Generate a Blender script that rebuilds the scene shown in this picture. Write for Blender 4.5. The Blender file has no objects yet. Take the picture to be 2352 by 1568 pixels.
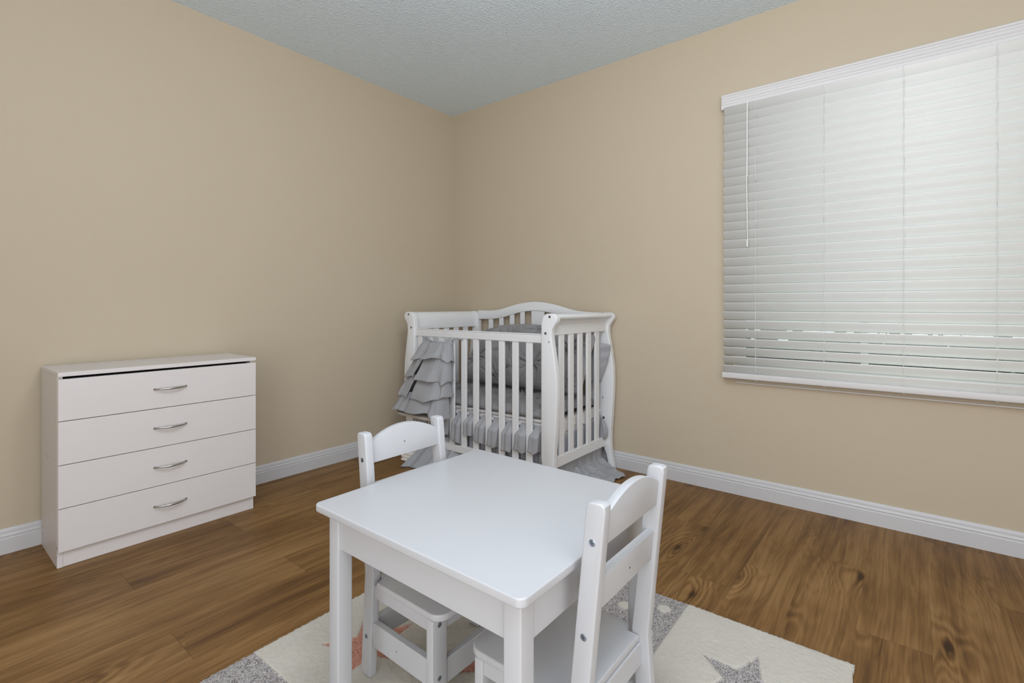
import bpy, bmesh, math, random
import numpy as np
from mathutils import Vector, Matrix, noise
random.seed(7)
SC = bpy.context.scene
COL = SC.collection
PI = math.pi

# ------------------------------------------------------------------ camera
F_PX, Y0, YAW = 1141.3, 700.0, 0.67519
cam_d = bpy.data.cameras.new('camera')
cam = bpy.data.objects.new('camera', cam_d)
COL.objects.link(cam)
cam.location = (-2.7301, -2.7772, 0.9751)
cam.rotation_euler = (PI / 2, 0, YAW - PI / 2)
cam_d.sensor_width = 36.0
cam_d.lens = 36.0 * F_PX / 2352
cam_d.shift_y = -(784 - Y0) / 2352
cam_d.clip_start = 0.02
SC.camera = cam

# ------------------------------------------------------------------ world, lights, exposure
SC.view_settings.view_transform = 'Standard'
SC.view_settings.look = 'None'
SC.view_settings.exposure = 0.0
SC.view_settings.gamma = 1.0
SC.view_settings.use_curve_mapping = False
SC.cycles.use_denoising = True
SC.cycles.max_bounces = 10
SC.cycles.diffuse_bounces = 7
SC.cycles.sample_clamp_indirect = 6.0
W = bpy.data.worlds.new('world')
SC.world = W
W.use_nodes = True
wn = W.node_tree.nodes
wbg = wn['Background']
wbg.inputs[0].default_value = (0.86, 0.92, 0.94, 1)      # overcast daylight outside
wbg.inputs[1].default_value = 2.6


def area(name, loc, target, sx, sy, power, color):
    d = bpy.data.lights.new(name, 'AREA')
    d.shape = 'RECTANGLE'
    d.size, d.size_y, d.energy, d.color = sx, sy, power, color
    o = bpy.data.objects.new(name, d)
    COL.objects.link(o)
    o.location = loc
    o.rotation_euler = (Vector(target) - Vector(loc)).to_track_quat('-Z', 'Y').to_euler()
    return o


def globe(name, loc, radius, power, color):
    d = bpy.data.lights.new(name, 'POINT')
    d.energy, d.shadow_soft_size, d.color = power, radius, color
    o = bpy.data.objects.new(name, d)
    COL.objects.link(o)
    o.location = loc
    return o


# assumed globe of an unseen ceiling fan, two added fill lights behind the camera, an added unseen fill light aimed up to brighten the ceiling
LIGHT_TINT = (0.945, 0.965, 1.02)
globe('assumed_fan_light', (-1.90, -2.28, 2.00), 0.15, 27, LIGHT_TINT)  # lamp assumed from how the light falls, no fixture built
area('added_rear_fill', (-2.75, -4.15, 1.15), (-2.45, 0, 1.1), 1.9, 2.0, 26, LIGHT_TINT)  # added unseen fill light, the back wall has no window
area('added_side_fill', (-3.95, -2.9, 1.15), (0, -2.9, 1.15), 1.7, 2.0, 36, LIGHT_TINT)  # added unseen fill from the left, the side wall is solid without a door
area('added_ceiling_fill', (-3.0, -3.2, 1.70), (-2.6, -2.8, 3.0), 0.5, 0.5, 24, (0.88, 0.96, 1.08))  # added fill without a fixture, lifts the ceiling brightness


# ------------------------------------------------------------------ material helpers
def srgb(r, g, b):
    f = lambda c: (c / 255 / 12.92) if c / 255 <= 0.04045 else ((c / 255 + 0.055) / 1.055) ** 2.4
    return (f(r), f(g), f(b), 1.0)


class NT:
    def __init__(self, name):
        self.m = bpy.data.materials.new(name)
        self.m.use_nodes = True
        self.t = self.m.node_tree
        self.b = self.t.nodes['Principled BSDF']
        self.out = self.t.nodes['Material Output']

    def n(self, typ, **kw):
        nd = self.t.nodes.new(typ)
        for k, v in kw.items():
            setattr(nd, k, v)
        return nd

    def link(self, a, b):
        self.t.links.new(a, b)

    def val(self, inp, v):
        if hasattr(v, 'is_output') or isinstance(v, bpy.types.NodeSocket):
            self.link(v, inp)
        else:
            inp.default_value = v

    def math(self, op, a, b=0.0, c=None, clamp=False):
        nd = self.n('ShaderNodeMath', operation=op, use_clamp=clamp)
        self.val(nd.inputs[0], a)
        self.val(nd.inputs[1], b)
        if c is not None:
            self.val(nd.inputs[2], c)
        return nd.outputs[0]

    def mix(self, fac, a, b, blend='MIX'):
        nd = self.n('ShaderNodeMix', data_type='RGBA', blend_type=blend)
        self.val(nd.inputs[0], fac)
        self.val(nd.inputs[6], a)
        self.val(nd.inputs[7], b)
        return nd.outputs[2]

    def ramp(self, fac, stops):
        nd = self.n('ShaderNodeValToRGB')
        el = nd.color_ramp.elements
        while len(el) < len(stops):
            el.new(0.5)
        for e, (p, c) in zip(el, stops):
            e.position = p
            e.color = c if len(c) == 4 else (*c, 1)
        self.link(fac, nd.inputs[0])
        return nd.outputs[0]

    def noise(self, vec, scale, detail=3, rough=0.5, dist=0.0):
        nd = self.n('ShaderNodeTexNoise')
        if vec is not None:
            self.link(vec, nd.inputs['Vector'])
        nd.inputs['Scale'].default_value = scale
        nd.inputs['Detail'].default_value = detail
        nd.inputs['Roughness'].default_value = rough
        nd.inputs['Distortion'].default_value = dist
        return nd.outputs[0]

    def bump(self, h, strength, dist):
        nd = self.n('ShaderNodeBump')
        nd.inputs['Strength'].default_value = strength
        nd.inputs['Distance'].default_value = dist
        self.link(h, nd.inputs['Height'])
        self.link(nd.outputs[0], self.b.inputs['Normal'])

    def coord(self, which='Object'):
        return self.n('ShaderNodeTexCoord').outputs[which]

    def pos(self):
        return self.n('ShaderNodeNewGeometry').outputs['Position']


def plain(name, col, rough=0.5, metal=0.0, spec=0.5, var=0.03, scale=6.0, bump=0.0, bscale=60, bdist=0.001):
    """a paint or plastic with a faint procedural unevenness"""
    t = NT(name)
    nz = t.noise(t.coord(), scale, 3)
    k = t.math('MULTIPLY_ADD', nz, 2 * var, 1 - var)
    mc = t.n('ShaderNodeMix', data_type='RGBA', blend_type='MULTIPLY')
    mc.inputs[0].default_value = 1.0
    mc.inputs[6].default_value = col
    t.link(k, mc.inputs[7])
    t.link(mc.outputs[2], t.b.inputs['Base Color'])
    t.b.inputs['Roughness'].default_value = rough
    t.b.inputs['Metallic'].default_value = metal
    t.b.inputs['Specular IOR Level'].default_value = spec
    if bump:
        t.bump(t.noise(t.coord(), bscale, 4), bump, bdist)
    return t.m


def wall_material(name, col):
    t = NT(name)
    p = t.pos()
    big = t.noise(p, 1.3, 2)
    c = t.mix(t.math('MULTIPLY', big, 0.10), col, (col[0] * .88, col[1] * .88, col[2] * .88, 1))
    t.link(c, t.b.inputs['Base Color'])
    t.b.inputs['Roughness'].default_value = 0.75
    t.b.inputs['Specular IOR Level'].default_value = 0.25
    h = t.math('ADD', t.noise(p, 26, 3, 0.55), t.math('MULTIPLY', t.noise(p, 90, 2), 0.35))
    t.bump(h, 0.16, 0.004)
    return t.m


def ceiling_material():
    t = NT('textured_ceiling_paint')
    p = t.pos()
    c = t.mix(t.noise(p, 2.0, 2), (0.70, 0.82, 0.92, 1), (0.74, 0.85, 0.94, 1))
    t.link(c, t.b.inputs['Base Color'])
    t.b.inputs['Roughness'].default_value = 0.7
    t.b.inputs['Specular IOR Level'].default_value = 0.35
    v = t.n('ShaderNodeTexVoronoi', feature='SMOOTH_F1')
    v.inputs['Scale'].default_value = 85
    wob = t.n('ShaderNodeVectorMath', operation='ADD')
    ns = t.n('ShaderNodeTexNoise')
    ns.inputs['Scale'].default_value = 22
    sc = t.n('ShaderNodeVectorMath', operation='SCALE')
    sc.inputs[3].default_value = 0.03
    t.link(p, ns.inputs['Vector'])
    t.link(ns.outputs['Color'], sc.inputs[0])
    t.link(p, wob.inputs[0])
    t.link(sc.outputs[0], wob.inputs[1])
    t.link(wob.outputs[0], v.inputs['Vector'])
    v.inputs['Smoothness'].default_value = 0.4
    blob = t.math('SUBTRACT', 0.55, v.outputs['Distance'], clamp=True)
    mask = t.math('GREATER_THAN', t.noise(p, 30, 2), 0.47)
    h = t.math('ADD', t.math('MULTIPLY', blob, t.noise(p, 24, 3)), t.math('MULTIPLY', t.noise(p, 130, 2), 0.12))
    t.bump(h, 0.62, 0.011)
    return t.m


def floor_material():
    t = NT('oak_plank_laminate')
    p = t.pos()
    sp = t.n('ShaderNodeSeparateXYZ')
    t.link(p, sp.inputs[0])
    x, y = sp.outputs[0], sp.outputs[1]
    v = t.math('DIVIDE', t.math('ADD', y, 2.65), 0.1765)
    row = t.math('FLOOR', v)
    fv = t.math('FRACT', v)
    u = t.math('DIVIDE', t.math('SUBTRACT', t.math('ADD', x, 0.92 + 0.43 * 2), t.math('MULTIPLY', row, 0.43)), 1.29)
    idx = t.math('FLOOR', u)
    fu = t.math('FRACT', u)
    cb = t.n('ShaderNodeCombineXYZ')
    t.link(row, cb.inputs[0])
    t.link(idx, cb.inputs[1])
    wnz = t.n('ShaderNodeTexWhiteNoise', noise_dimensions='3D')
    t.link(cb.outputs[0], wnz.inputs['Vector'])
    rnd = wnz.outputs['Value']
    rcol = t.n('ShaderNodeSeparateColor')
    t.link(wnz.outputs['Color'], rcol.inputs[0])
    # grain space: each plank has its own shift
    gx = t.math('ADD', x, t.math('MULTIPLY', rcol.outputs[0], 17.0))
    gy = t.math('ADD', y, t.math('MULTIPLY', rcol.outputs[1], 9.0))
    g = t.n('ShaderNodeCombineXYZ')
    t.link(t.math('MULTIPLY', gx, 1.05), g.inputs[0])
    t.link(t.math('MULTIPLY', gy, 7.5), g.inputs[1])
    g1 = g.outputs[0]
    # knots: sparse cells, they push the growth rings aside
    kv = t.n('ShaderNodeCombineXYZ')
    t.link(t.math('MULTIPLY', gx, 1.7), kv.inputs[0])
    t.link(t.math('MULTIPLY', gy, 4.0), kv.inputs[1])
    vor = t.n('ShaderNodeTexVoronoi', voronoi_dimensions='2D')
    vor.inputs['Scale'].default_value = 1.0
    vor.inputs['Randomness'].default_value = 1.0
    t.link(kv.outputs[0], vor.inputs['Vector'])
    kd = vor.outputs['Distance']
    kc = t.n('ShaderNodeSeparateColor')
    t.link(vor.outputs['Color'], kc.inputs[0])
    has = t.math('GREATER_THAN', kc.outputs[0], 0.60)
    halo = t.math('MULTIPLY', t.math('POWER', 2.718, t.math('MULTIPLY', t.math('POWER', kd, 2.0), -14.0)), has)
    core = t.math('MULTIPLY', t.math('POWER', 2.718, t.math('MULTIPLY', t.math('POWER', kd, 2.0), -620.0)), has)
    soft = t.math('MULTIPLY', t.math('POWER', 2.718, t.math('MULTIPLY', t.math('POWER', kd, 2.0), -55.0)), has)
    # growth rings: contour lines of a stretched noise, bent round the knots
    n1 = t.noise(g1, 1.0, 2, 0.45, 0.35)
    field = t.math('ADD', t.math('MULTIPLY', n1, 15.0), t.math('MULTIPLY', halo, 3.4))
    rings = t.math('SINE', t.math('MULTIPLY', field, 6.283))
    rings = t.math('MULTIPLY_ADD', rings, 0.5, 0.5)
    fine = t.n('ShaderNodeCombineXYZ')
    t.link(t.math('MULTIPLY', gx, 4.0), fine.inputs[0])
    t.link(t.math('MULTIPLY', t.math('ADD', gy, t.math('MULTIPLY', n1, 0.06)), 150.0), fine.inputs[1])
    fib = t.noise(fine.outputs[0], 1.0, 4, 0.6)
    stre = t.n('ShaderNodeCombineXYZ')
    t.link(t.math('MULTIPLY', gx, 1.5), stre.inputs[0])
    t.link(t.math('MULTIPLY', t.math('ADD', gy, t.math('MULTIPLY', t.math('ADD', n1, t.math('MULTIPLY', halo, 0.5)), 0.05)), 28.0), stre.inputs[1])
    streak = t.noise(stre.outputs[0], 1.0, 4, 0.6, 0.6)
    blot = t.n('ShaderNodeCombineXYZ')
    t.link(t.math('MULTIPLY', gx, 2.2), blot.inputs[0])
    t.link(t.math('MULTIPLY', gy, 6.0), blot.inputs[1])
    blotch = t.noise(blot.outputs[0], 1.0, 3, 0.5)
    tone = t.math('ADD', t.math('MULTIPLY', rings, t.math('MULTIPLY_ADD', halo, 0.16, 0.035)),
                  t.math('ADD', t.math('MULTIPLY', fib, 0.40),
                         t.math('ADD', t.math('MULTIPLY', streak, 0.50), t.math('MULTIPLY', blotch, 0.40))))
    tone = t.math('ADD', tone, t.math('MULTIPLY_ADD', rnd, 0.08, -0.175))
    tone = t.math('SUBTRACT', tone, t.math('ADD', t.math('MULTIPLY', soft, 0.13), t.math('MULTIPLY', core, 0.36)))
    col = t.ramp(tone, [(0.22, FLOOR[0]), (0.40, FLOOR[1]), (0.53, FLOOR[2]), (0.72, FLOOR[3])])
    # joints
    e1 = t.math('LESS_THAN', t.math('MINIMUM', fv, t.math('SUBTRACT', 1.0, fv)), 0.006)
    e2 = t.math('LESS_THAN', t.math('MINIMUM', fu, t.math('SUBTRACT', 1.0, fu)), 0.0008)
    jt = t.math('MAXIMUM', t.math('MULTIPLY', e1, 0.16), t.math('MULTIPLY', e2, 0.45))
    col = t.mix(jt, col, (0.045, 0.026, 0.012, 1))
    t.link(col, t.b.inputs['Base Color'])
    t.b.inputs['Specular IOR Level'].default_value = 0.22
    t.link(t.math('MULTIPLY_ADD', fib, 0.12, 0.40), t.b.inputs['Roughness'])
    t.bump(t.math('SUBTRACT', t.math('MULTIPLY', fib, 0.25), jt), 0.12, 0.002)
    return t.m


FLOOR = [(0.038, 0.0158, 0.0045), (0.116, 0.0545, 0.0158), (0.190, 0.096, 0.030), (0.305, 0.173, 0.066)]


def fabric(name, col, rough=0.95, weave=900, wr=0.0, trans=0.0):
    t = NT(name)
    c = t.coord()
    nz = t.noise(c, 14, 4, 0.6)
    k = t.mix(nz, (col[0] * .93, col[1] * .93, col[2] * .93, 1), (min(1, col[0] * 1.06), min(1, col[1] * 1.06), min(1, col[2] * 1.06), 1))
    t.link(k, t.b.inputs['Base Color'])
    t.b.inputs['Roughness'].default_value = rough
    t.b.inputs['Specular IOR Level'].default_value = 0.15
    t.b.inputs['Sheen Weight'].default_value = 0.15
    h = t.noise(c, weave, 2)
    if wr:
        h = t.math('ADD', t.math('MULTIPLY', h, 0.2), t.noise(c, 38, 4, 0.6, 0.8))
    t.bump(h, 0.25 + wr, 0.004 if wr else 0.0006)
    return t.m


def rug_material():
    t = NT('woven_rug_pile')
    at = t.n('ShaderNodeAttribute', attribute_name='pattern')
    s = t.n('ShaderNodeSeparateColor')
    t.link(at.outputs['Color'], s.inputs[0])
    p = t.coord()
    curl = t.n('ShaderNodeTexNoise')
    curl.inputs['Scale'].default_value = 125
    curl.inputs['Detail'].default_value = 2.5
    curl.inputs['Distortion'].default_value = 2.6
    t.link(p, curl.inputs['Vector'])
    cr = curl.outputs[0]
    grey = t.ramp(cr, [(0.32, srgb(72, 67, 65)), (0.43, srgb(122, 116, 114)), (0.53, srgb(172, 166, 164)), (0.68, srgb(198, 192, 190))])
    big = t.noise(p, 9, 3)
    cream = t.mix(big, srgb(191, 185, 174), srgb(203, 198, 188))
    cream = t.mix(t.math('MULTIPLY', t.noise(p, 260, 2), 0.25), cream, srgb(150, 143, 130))
    pink = t.ramp(cr, [(0.36, srgb(150, 92, 74)), (0.52, srgb(190, 134, 114)), (0.7, srgb(208, 162, 144))])
    c = t.mix(s.outputs[0], cream, grey)
    c = t.mix(s.outputs[1], c, pink)
    t.link(c, t.b.inputs['Base Color'])
    t.b.inputs['Roughness'].default_value = 1.0
    t.b.inputs['Specular IOR Level'].default_value = 0.05
    t.b.inputs['Sheen Weight'].default_value = 0.2
    h = t.math('ADD', t.math('MULTIPLY', t.noise(p, 420, 2), 0.6), t.math('MULTIPLY', t.math('MULTIPLY', cr, s.outputs[0]), 1.6))
    t.bump(h, 0.5, 0.004)
    return t.m


def slat_material():
    t = NT('white_blind_slat')
    t.b.inputs['Base Color'].default_value = (0.87, 0.87, 0.85, 1)
    t.b.inputs['Roughness'].default_value = 0.45
    t.b.inputs['Specular IOR Level'].default_value = 0.4
    tr = t.n('ShaderNodeBsdfTranslucent')
    nz = t.noise(t.coord(), 3, 2)
    t.link(t.mix(nz, (0.78, 0.83, 0.795, 1), (0.82, 0.86, 0.825, 1)), tr.inputs[0])
    mx = t.n('ShaderNodeMixShader')
    mx.inputs[0].default_value = 0.18
    t.link(t.b.outputs[0], mx.inputs[1])
    t.link(tr.outputs[0], mx.inputs[2])
    t.link(mx.outputs[0], t.out.inputs[0])
    return t.m


def glass_material():
    t = NT('window_glass')
    t.b.inputs['Base Color'].default_value = (0.92, 0.97, 0.95, 1)
    t.b.inputs['Roughness'].default_value = 0.0
    t.b.inputs['IOR'].default_value = 1.1
    t.b.inputs['Transmission Weight'].default_value = 1.0
    return t.m


def grass_material():
    t = NT('lawn_grass')
    p = t.pos()
    c = t.ramp(t.noise(p, 3.0, 5, 0.7), [(0.3, (0.004, 0.010, 0.007)), (0.6, (0.010, 0.022, 0.016)), (0.8, (0.02, 0.036, 0.026))])
    t.link(c, t.b.inputs['Base Color'])
    t.b.inputs['Roughness'].default_value = 1.0
    return t.m


M = {}
M['wall'] = wall_material('beige_wall_paint', (0.535, 0.458, 0.345, 1))
M['ceiling'] = ceiling_material()
M['floor'] = floor_material()
M['trim'] = plain('white_trim_paint', (0.57, 0.57, 0.58, 1), 0.4, var=0.02)
M['dresser'] = plain('white_melamine', (0.70, 0.665, 0.655, 1), 0.42, var=0.015)
M['dresser_side'] = M['dresser']
M['dark'] = plain('painted_gap_shade', (0.02, 0.02, 0.02, 1), 0.8)  # near-black colour painted in for the shade inside the dresser gaps
M['steel'] = plain('brushed_nickel', (0.50, 0.49, 0.47, 1), 0.30, 1.0, bump=0.05, bscale=200)
M['screw'] = plain('zinc_screw', (0.42, 0.50, 0.60, 1), 0.3, 1.0)
M['bolt'] = plain('dark_bolt', (0.13, 0.13, 0.135, 1), 0.4, 0.5)
M['white'] = plain('white_lacquered_wood', (0.495, 0.50, 0.515, 1), 0.32, spec=0.5, var=0.015, scale=3)
M['crib'] = plain('white_painted_wood', (0.76, 0.77, 0.785, 1), 0.4, var=0.02)
M['fabric'] = fabric('grey_cotton', (0.355, 0.36, 0.38), wr=0.0)
M['ruched'] = fabric('grey_ruched_cotton', (0.275, 0.27, 0.275), wr=0.22)
M['lining'] = fabric('beige_lining', (0.50, 0.46, 0.42))
M['linen'] = fabric('white_cotton', (0.86, 0.82, 0.79))
M['ribbon'] = fabric('white_ribbon', (0.78, 0.78, 0.80))
M['rug'] = rug_material()
M['slat'] = slat_material()
M['blind'] = plain('white_blind_plastic', (0.66, 0.645, 0.64, 1), 0.4, var=0.015)
M['cord'] = plain('white_cord', (0.80, 0.80, 0.78, 1), 0.7)
M['vinyl'] = plain('white_vinyl', (0.80, 0.82, 0.82, 1), 0.35)
M['glass'] = glass_material()
M['grass'] = grass_material()
M['leaf'] = plain('hedge_leaf', (0.008, 0.020, 0.015, 1), 0.9, spec=0.05, var=0.4, scale=9)


# ------------------------------------------------------------------ mesh builder
class MB:
    def __init__(self):
        self.v, self.f = [], []

    def add(self, verts, faces):
        o = len(self.v)
        self.v += [tuple(p) for p in verts]
        self.f += [tuple(i + o for i in fc) for fc in faces]
        return self

    def bm_add(self, bm):
        bm.verts.index_update()
        return self.add([v.co[:] for v in bm.verts], [[v.index for v in f.verts] for f in bm.faces])

    def box(self, x0, x1, y0, y1, z0, z1, bev=0.0, seg=2):
        bm = bmesh.new()
        bmesh.ops.create_cube(bm, size=1.0)
        for v in bm.verts:
            v.co = ((x0 + x1) / 2 + v.co.x * (x1 - x0), (y0 + y1) / 2 + v.co.y * (y1 - y0), (z0 + z1) / 2 + v.co.z * (z1 - z0))
        if bev:
            bmesh.ops.bevel(bm, geom=list(bm.edges), offset=bev, segments=seg, profile=0.5, affect='EDGES')
        self.bm_add(bm)
        bm.free()
        return self

    def prism(self, pts, a0, a1, axis=0, bev=0.0, seg=2):
        """extrude a closed 2D outline along an axis (the outline takes the other two axes in order)"""
        def put(p, a):
            q = [0, 0, 0]
            q[axis] = a
            o = [i for i in range(3) if i != axis]
            q[o[0]], q[o[1]] = p
            return q
        bm = bmesh.new()
        A = [bm.verts.new(put(p, a0)) for p in pts]
        B = [bm.verts.new(put(p, a1)) for p in pts]
        n = len(pts)
        fa = bm.faces.new(A)
        fb = bm.faces.new(B[::-1])
        for i in range(n):
            j = (i + 1) % n
            bm.faces.new((A[i], B[i], B[j], A[j]))
        bmesh.ops.recalc_face_normals(bm, faces=bm.faces[:])
        if bev:
            es = [e for e in bm.edges if fa in e.link_faces or fb in e.link_faces]
            bmesh.ops.bevel(bm, geom=es, offset=bev, segments=seg, profile=0.5, affect='EDGES')
        self.bm_add(bm)
        bm.free()
        return self

    def tube(self, path, r, n=10, caps=True):
        P = [Vector(p) for p in path]
        rs = r if isinstance(r, (list, tuple)) else [r] * len(P)
        rings = []
        up = Vector((0, 0, 1))
        for i, p in enumerate(P):
            d = (P[min(i + 1, len(P) - 1)] - P[max(i - 1, 0)]).normalized()
            s = d.cross(up)
            if s.length < 1e-4:
                s = d.cross(Vector((1, 0, 0)))
            s.normalize()
            t = s.cross(d)
            rings.append([p + (s * math.cos(2 * PI * k / n) + t * math.sin(2 * PI * k / n)) * rs[i] for k in range(n)])
        vs = [q for rg in rings for q in rg]
        fs = []
        for i in range(len(P) - 1):
            for k in range(n):
                k2 = (k + 1) % n
                fs.append((i * n + k, i * n + k2, (i + 1) * n + k2, (i + 1) * n + k))
        if caps:
            fs.append(tuple(range(n))[::-1])
            fs.append(tuple((len(P) - 1) * n + k for k in range(n)))
        return self.add(vs, fs)

    def disc(self, c, nrm, r, h, n=18):
        c, nrm = Vector(c), Vector(nrm).normalized()
        return self.tube([c, c + nrm * h * 0.6, c + nrm * h], [r, r, r * 0.8], n)

    def grid(self, fn, nu, nv, wrap_u=False):
        vs = [fn(i / nu, j / nv) for j in range(nv + 1) for i in range(nu + (0 if wrap_u else 1))]
        w = nu if wrap_u else nu + 1
        fs = []
        for j in range(nv):
            for i in range(nu):
                i2 = (i + 1) % w if wrap_u else i + 1
                fs.append((j * w + i, j * w + i2, (j + 1) * w + i2, (j + 1) * w + i))
        return self.add(vs, fs)

    def build(self, name, mat, parent=None, smooth=None, origin=None, solid=0.0):
        me = bpy.data.meshes.new(name)
        o0 = Vector(origin) if origin is not None else Vector((0, 0, 0))
        me.from_pydata([Vector(p) - o0 for p in self.v], [], self.f)
        me.update()
        me.materials.append(mat)
        if smooth is not None:
            me.polygons.foreach_set('use_smooth', [True] * len(me.polygons))
            if smooth < 180:
                me.set_sharp_from_angle(angle=math.radians(smooth))
        o = bpy.data.objects.new(name, me)
        COL.objects.link(o)
        o.location = o0
        if parent is not None:
            o.parent = parent
        if solid:
            md = o.modifiers.new('thickness', 'SOLIDIFY')
            md.thickness = solid
            md.offset = 0
        return o


def tag(o, label=None, cat=None, group=None, kind=None):
    for k, v in (('label', label), ('category', cat), ('group', group), ('kind', kind)):
        if v:
            o[k] = v
    return o


def thing(name, label, cat, loc, rz=0.0, group=None):
    o = bpy.data.objects.new(name, None)
    o.empty_display_size = 0.05
    COL.objects.link(o)
    o.location = loc
    o.rotation_euler = (0, 0, rz)
    return tag(o, label, cat, group)


def copy_tree(o, parent=None):
    c = o.copy()
    COL.objects.link(c)
    c.parent = parent
    for ch in list(o.children):
        copy_tree(ch, c)
    return c


def struct(o):
    o['kind'] = 'structure'
    return o


def nz(x, y, z=0.0):
    return noise.noise(Vector((x, y, z)))


# ------------------------------------------------------------------ room shell
XW, YW, H = -4.0, -4.2, 2.44          # far walls behind the camera
WY0, WY1, WZ0, WZ1 = -3.62, -2.045, 0.625, 1.99   # window opening in the right wall
struct(MB().box(XW - .1, 0.1, YW - .1, 0.1, -0.1, 0.0).build('floor', M['floor']))
struct(MB().box(XW - .1, 0.1, YW - .1, 0.1, H, H + 0.1).build('ceiling', M['ceiling']))
struct(MB().box(XW - .1, 0.12, 0.0, 0.12, 0, H).build('wall_left', M['wall']))
b = MB()
b.box(0, 0.12, YW - .1, WY0, 0, H).box(0, 0.12, WY1, 0.0, 0, H).box(0, 0.12, WY0, WY1, 0, WZ0).box(0, 0.12, WY0, WY1, WZ1, H)
struct(b.build('wall_right', M['wall']))
struct(MB().box(XW - .1, 0.0, YW - .1, YW, 0, H).build('wall_back', M['wall']))
struct(MB().box(XW - .1, XW, YW, 0.0, 0, H).build('wall_side', M['wall']))


def base_profile(h=0.0973, t=0.014):
    # moulded top: flat board, groove, cove steps
    return [(0, 0), (t, 0), (t, h * .60), (t - .0015, h * .625), (t - .0045, h * .64), (t - .0045, h * .665), (t - .002, h * .70),
            (t - .0035, h * .76), (t - .006, h * .80), (t - .0055, h * .86), (t - .007, h * .93), (t - .010, h * .985), (0, h)]


# along the left wall (plane y = 0) and the right wall (plane x = 0)
b = MB()
b.prism([(-d, z) for d, z in base_profile()], XW, -0.012, axis=0)
struct(b.build('baseboard_left', M['trim'], smooth=25))
b = MB()
b.prism([(-d, z) for d, z in base_profile()], YW, -0.0, axis=1)
struct(b.build('baseboard_right', M['trim'], smooth=25))

# window: vinyl frame, mullion, panes, set back in the wall
b = MB()
fx0, fx1 = 0.055, 0.105
b.box(fx0, fx1, WY1 - .055, WY1, WZ0, WZ1, .004).box(fx0, fx1, WY0, WY0 + .055, WZ0, WZ1, .004)
b.box(fx0, fx1, WY0 + .05, WY1 - .05, WZ0, WZ0 + .045, .004).box(fx0, fx1, WY0 + .05, WY1 - .05, WZ1 - .045, WZ1, .004)
win = struct(b.build('window_1', M['vinyl']))
MB().box(fx0 + .005, fx1 - .005, -2.628, -2.600, WZ0 + .045, WZ1 - .045, .003).build('mullion', M['vinyl'], win)
MB().box(.078, .082, WY0 + .05, -2.628, WZ0 + .04, WZ1 - .04).build('glass_pane', M['glass'], win)
MB().box(.078, .082, -2.600, WY1 - .05, WZ0 + .04, WZ1 - .04).build('glass_pane', M['glass'], win)
# thin sill lip on the wall under the blind
struct(MB().box(-0.010, 0.055, WY0 - .03, -2.075, 0.574, 0.580, .001).build('trim_1', M['blind']))

# ground and hedge outside the window
struct(MB().box(0.12, 14, -14, 8, -0.35, -0.3).build('ground', M['grass']))
hb = MB()
for i in range(2600):
    cx, cy, cz = random.uniform(3.6, 4.4), random.uniform(-7.5, 2.0), random.uniform(-0.3, 0.62)
    d = Vector((random.gauss(0, 1), random.gauss(0, 1), random.gauss(0, 1))).normalized()
    s = d.cross(Vector((.3, .5, .8))).normalized()
    c = Vector((cx, cy, cz))
    hb.add([c - d * .16, c + s * .09, c + d * .16, c - s * .09 + Vector((0, 0, .03))], [(0, 1, 2, 3)])
tag(hb.build('hedge', M['leaf']), 'dark green hedge outside behind the window blind', 'hedge', kind='stuff')

# ------------------------------------------------------------------ window blind
bl = thing('window_blind', 'white horizontal slat blind with moulded valance covering the window', 'blind', (-0.03, -2.80, 0.60))
BO = Vector((-0.03, -2.80, 0.60))
BYL, BYR = -2.026, -3.64
vp = [(-.005, 1.984), (-.058, 1.984), (-.060, 1.990), (-.060, 2.004), (-.056, 2.010), (-.056, 2.018), (-.059, 2.022), (-.059, 2.034),
      (-.054, 2.040), (-.054, 2.046), (-.058, 2.050), (-.058, 2.058), (-.052, 2.062), (-.005, 2.062)]
vp = [(x + .018, z) for x, z in vp]
MB().prism([(x, z) for x, z in vp], BYR - .01, BYL + .012, axis=1).build('valance', M['blind'], smooth=25).parent = bl


def rel(o, root):
    """parent a world-space mesh under its thing"""
    bpy.context.view_layer.update()
    o.parent = root
    o.matrix_parent_inverse = root.matrix_basis.inverted()
    return o


for ch in list(bl.children):
    rel(ch, bl)
rel(MB().box(-0.030, -0.004, BYR, BYL, 1.985, 2.03).build('head_rail', M['blind']), bl)
tilt = math.radians(68)
SW = 0.0495
sm = None
for k in range(-1, 29):
    zc = 0.669 + 0.0456 * k + SW / 2 * math.sin(tilt)
    if sm is None:
        def slat(u, v):
            a = (v - .5) * SW
            crown = 0.0032 * (1 - (2 * v - 1) ** 2)
            # room-side edge up, outer edge down
            return Vector(((-a * math.cos(tilt)) - crown * math.sin(tilt), BYR + (BYL - BYR) * u, a * math.sin(tilt) - crown * math.cos(tilt)))
        g = MB().grid(slat, 1, 8)
        o = g.build('slat', M['slat'], bl, smooth=60, solid=0.0026)
        sm = o
    else:
        o = sm.copy()
        COL.objects.link(o)
        o.parent = bl
    wob = 0.0016 * math.sin(k * 2.3) + (0.004 if k in (24, 27) else 0)
    o.location = (-0.004 + 0.0012 * math.sin(k * 1.7), 2.80 - wob, zc - BO.z)
    o.rotation_euler = (0, -math.radians(max(0, 8 - k) * 0.95), 0)
for yc in (-2.178, -2.468, -2.757, -3.043, -3.33):
    c = MB()
    zs = [0.628 + (1.985 - 0.628) * i / 60 for i in range(61)]
    for xx in (-0.046, -0.018):
        c.tube([(xx + .0006 * math.sin(i * 1.3), yc + .0008 * math.sin(i * .9 + xx * 50), z) for i, z in enumerate(zs)], 0.0011, 6)
    rel(c.build('ladder_cord', M['cord'], smooth=180), bl)
rel(MB().box(-0.055, -0.012, BYR - .004, BYL + .006, 0.601, 0.629, .004, 3).build('bottom_rail', M['blind'], smooth=40), bl)
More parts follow.
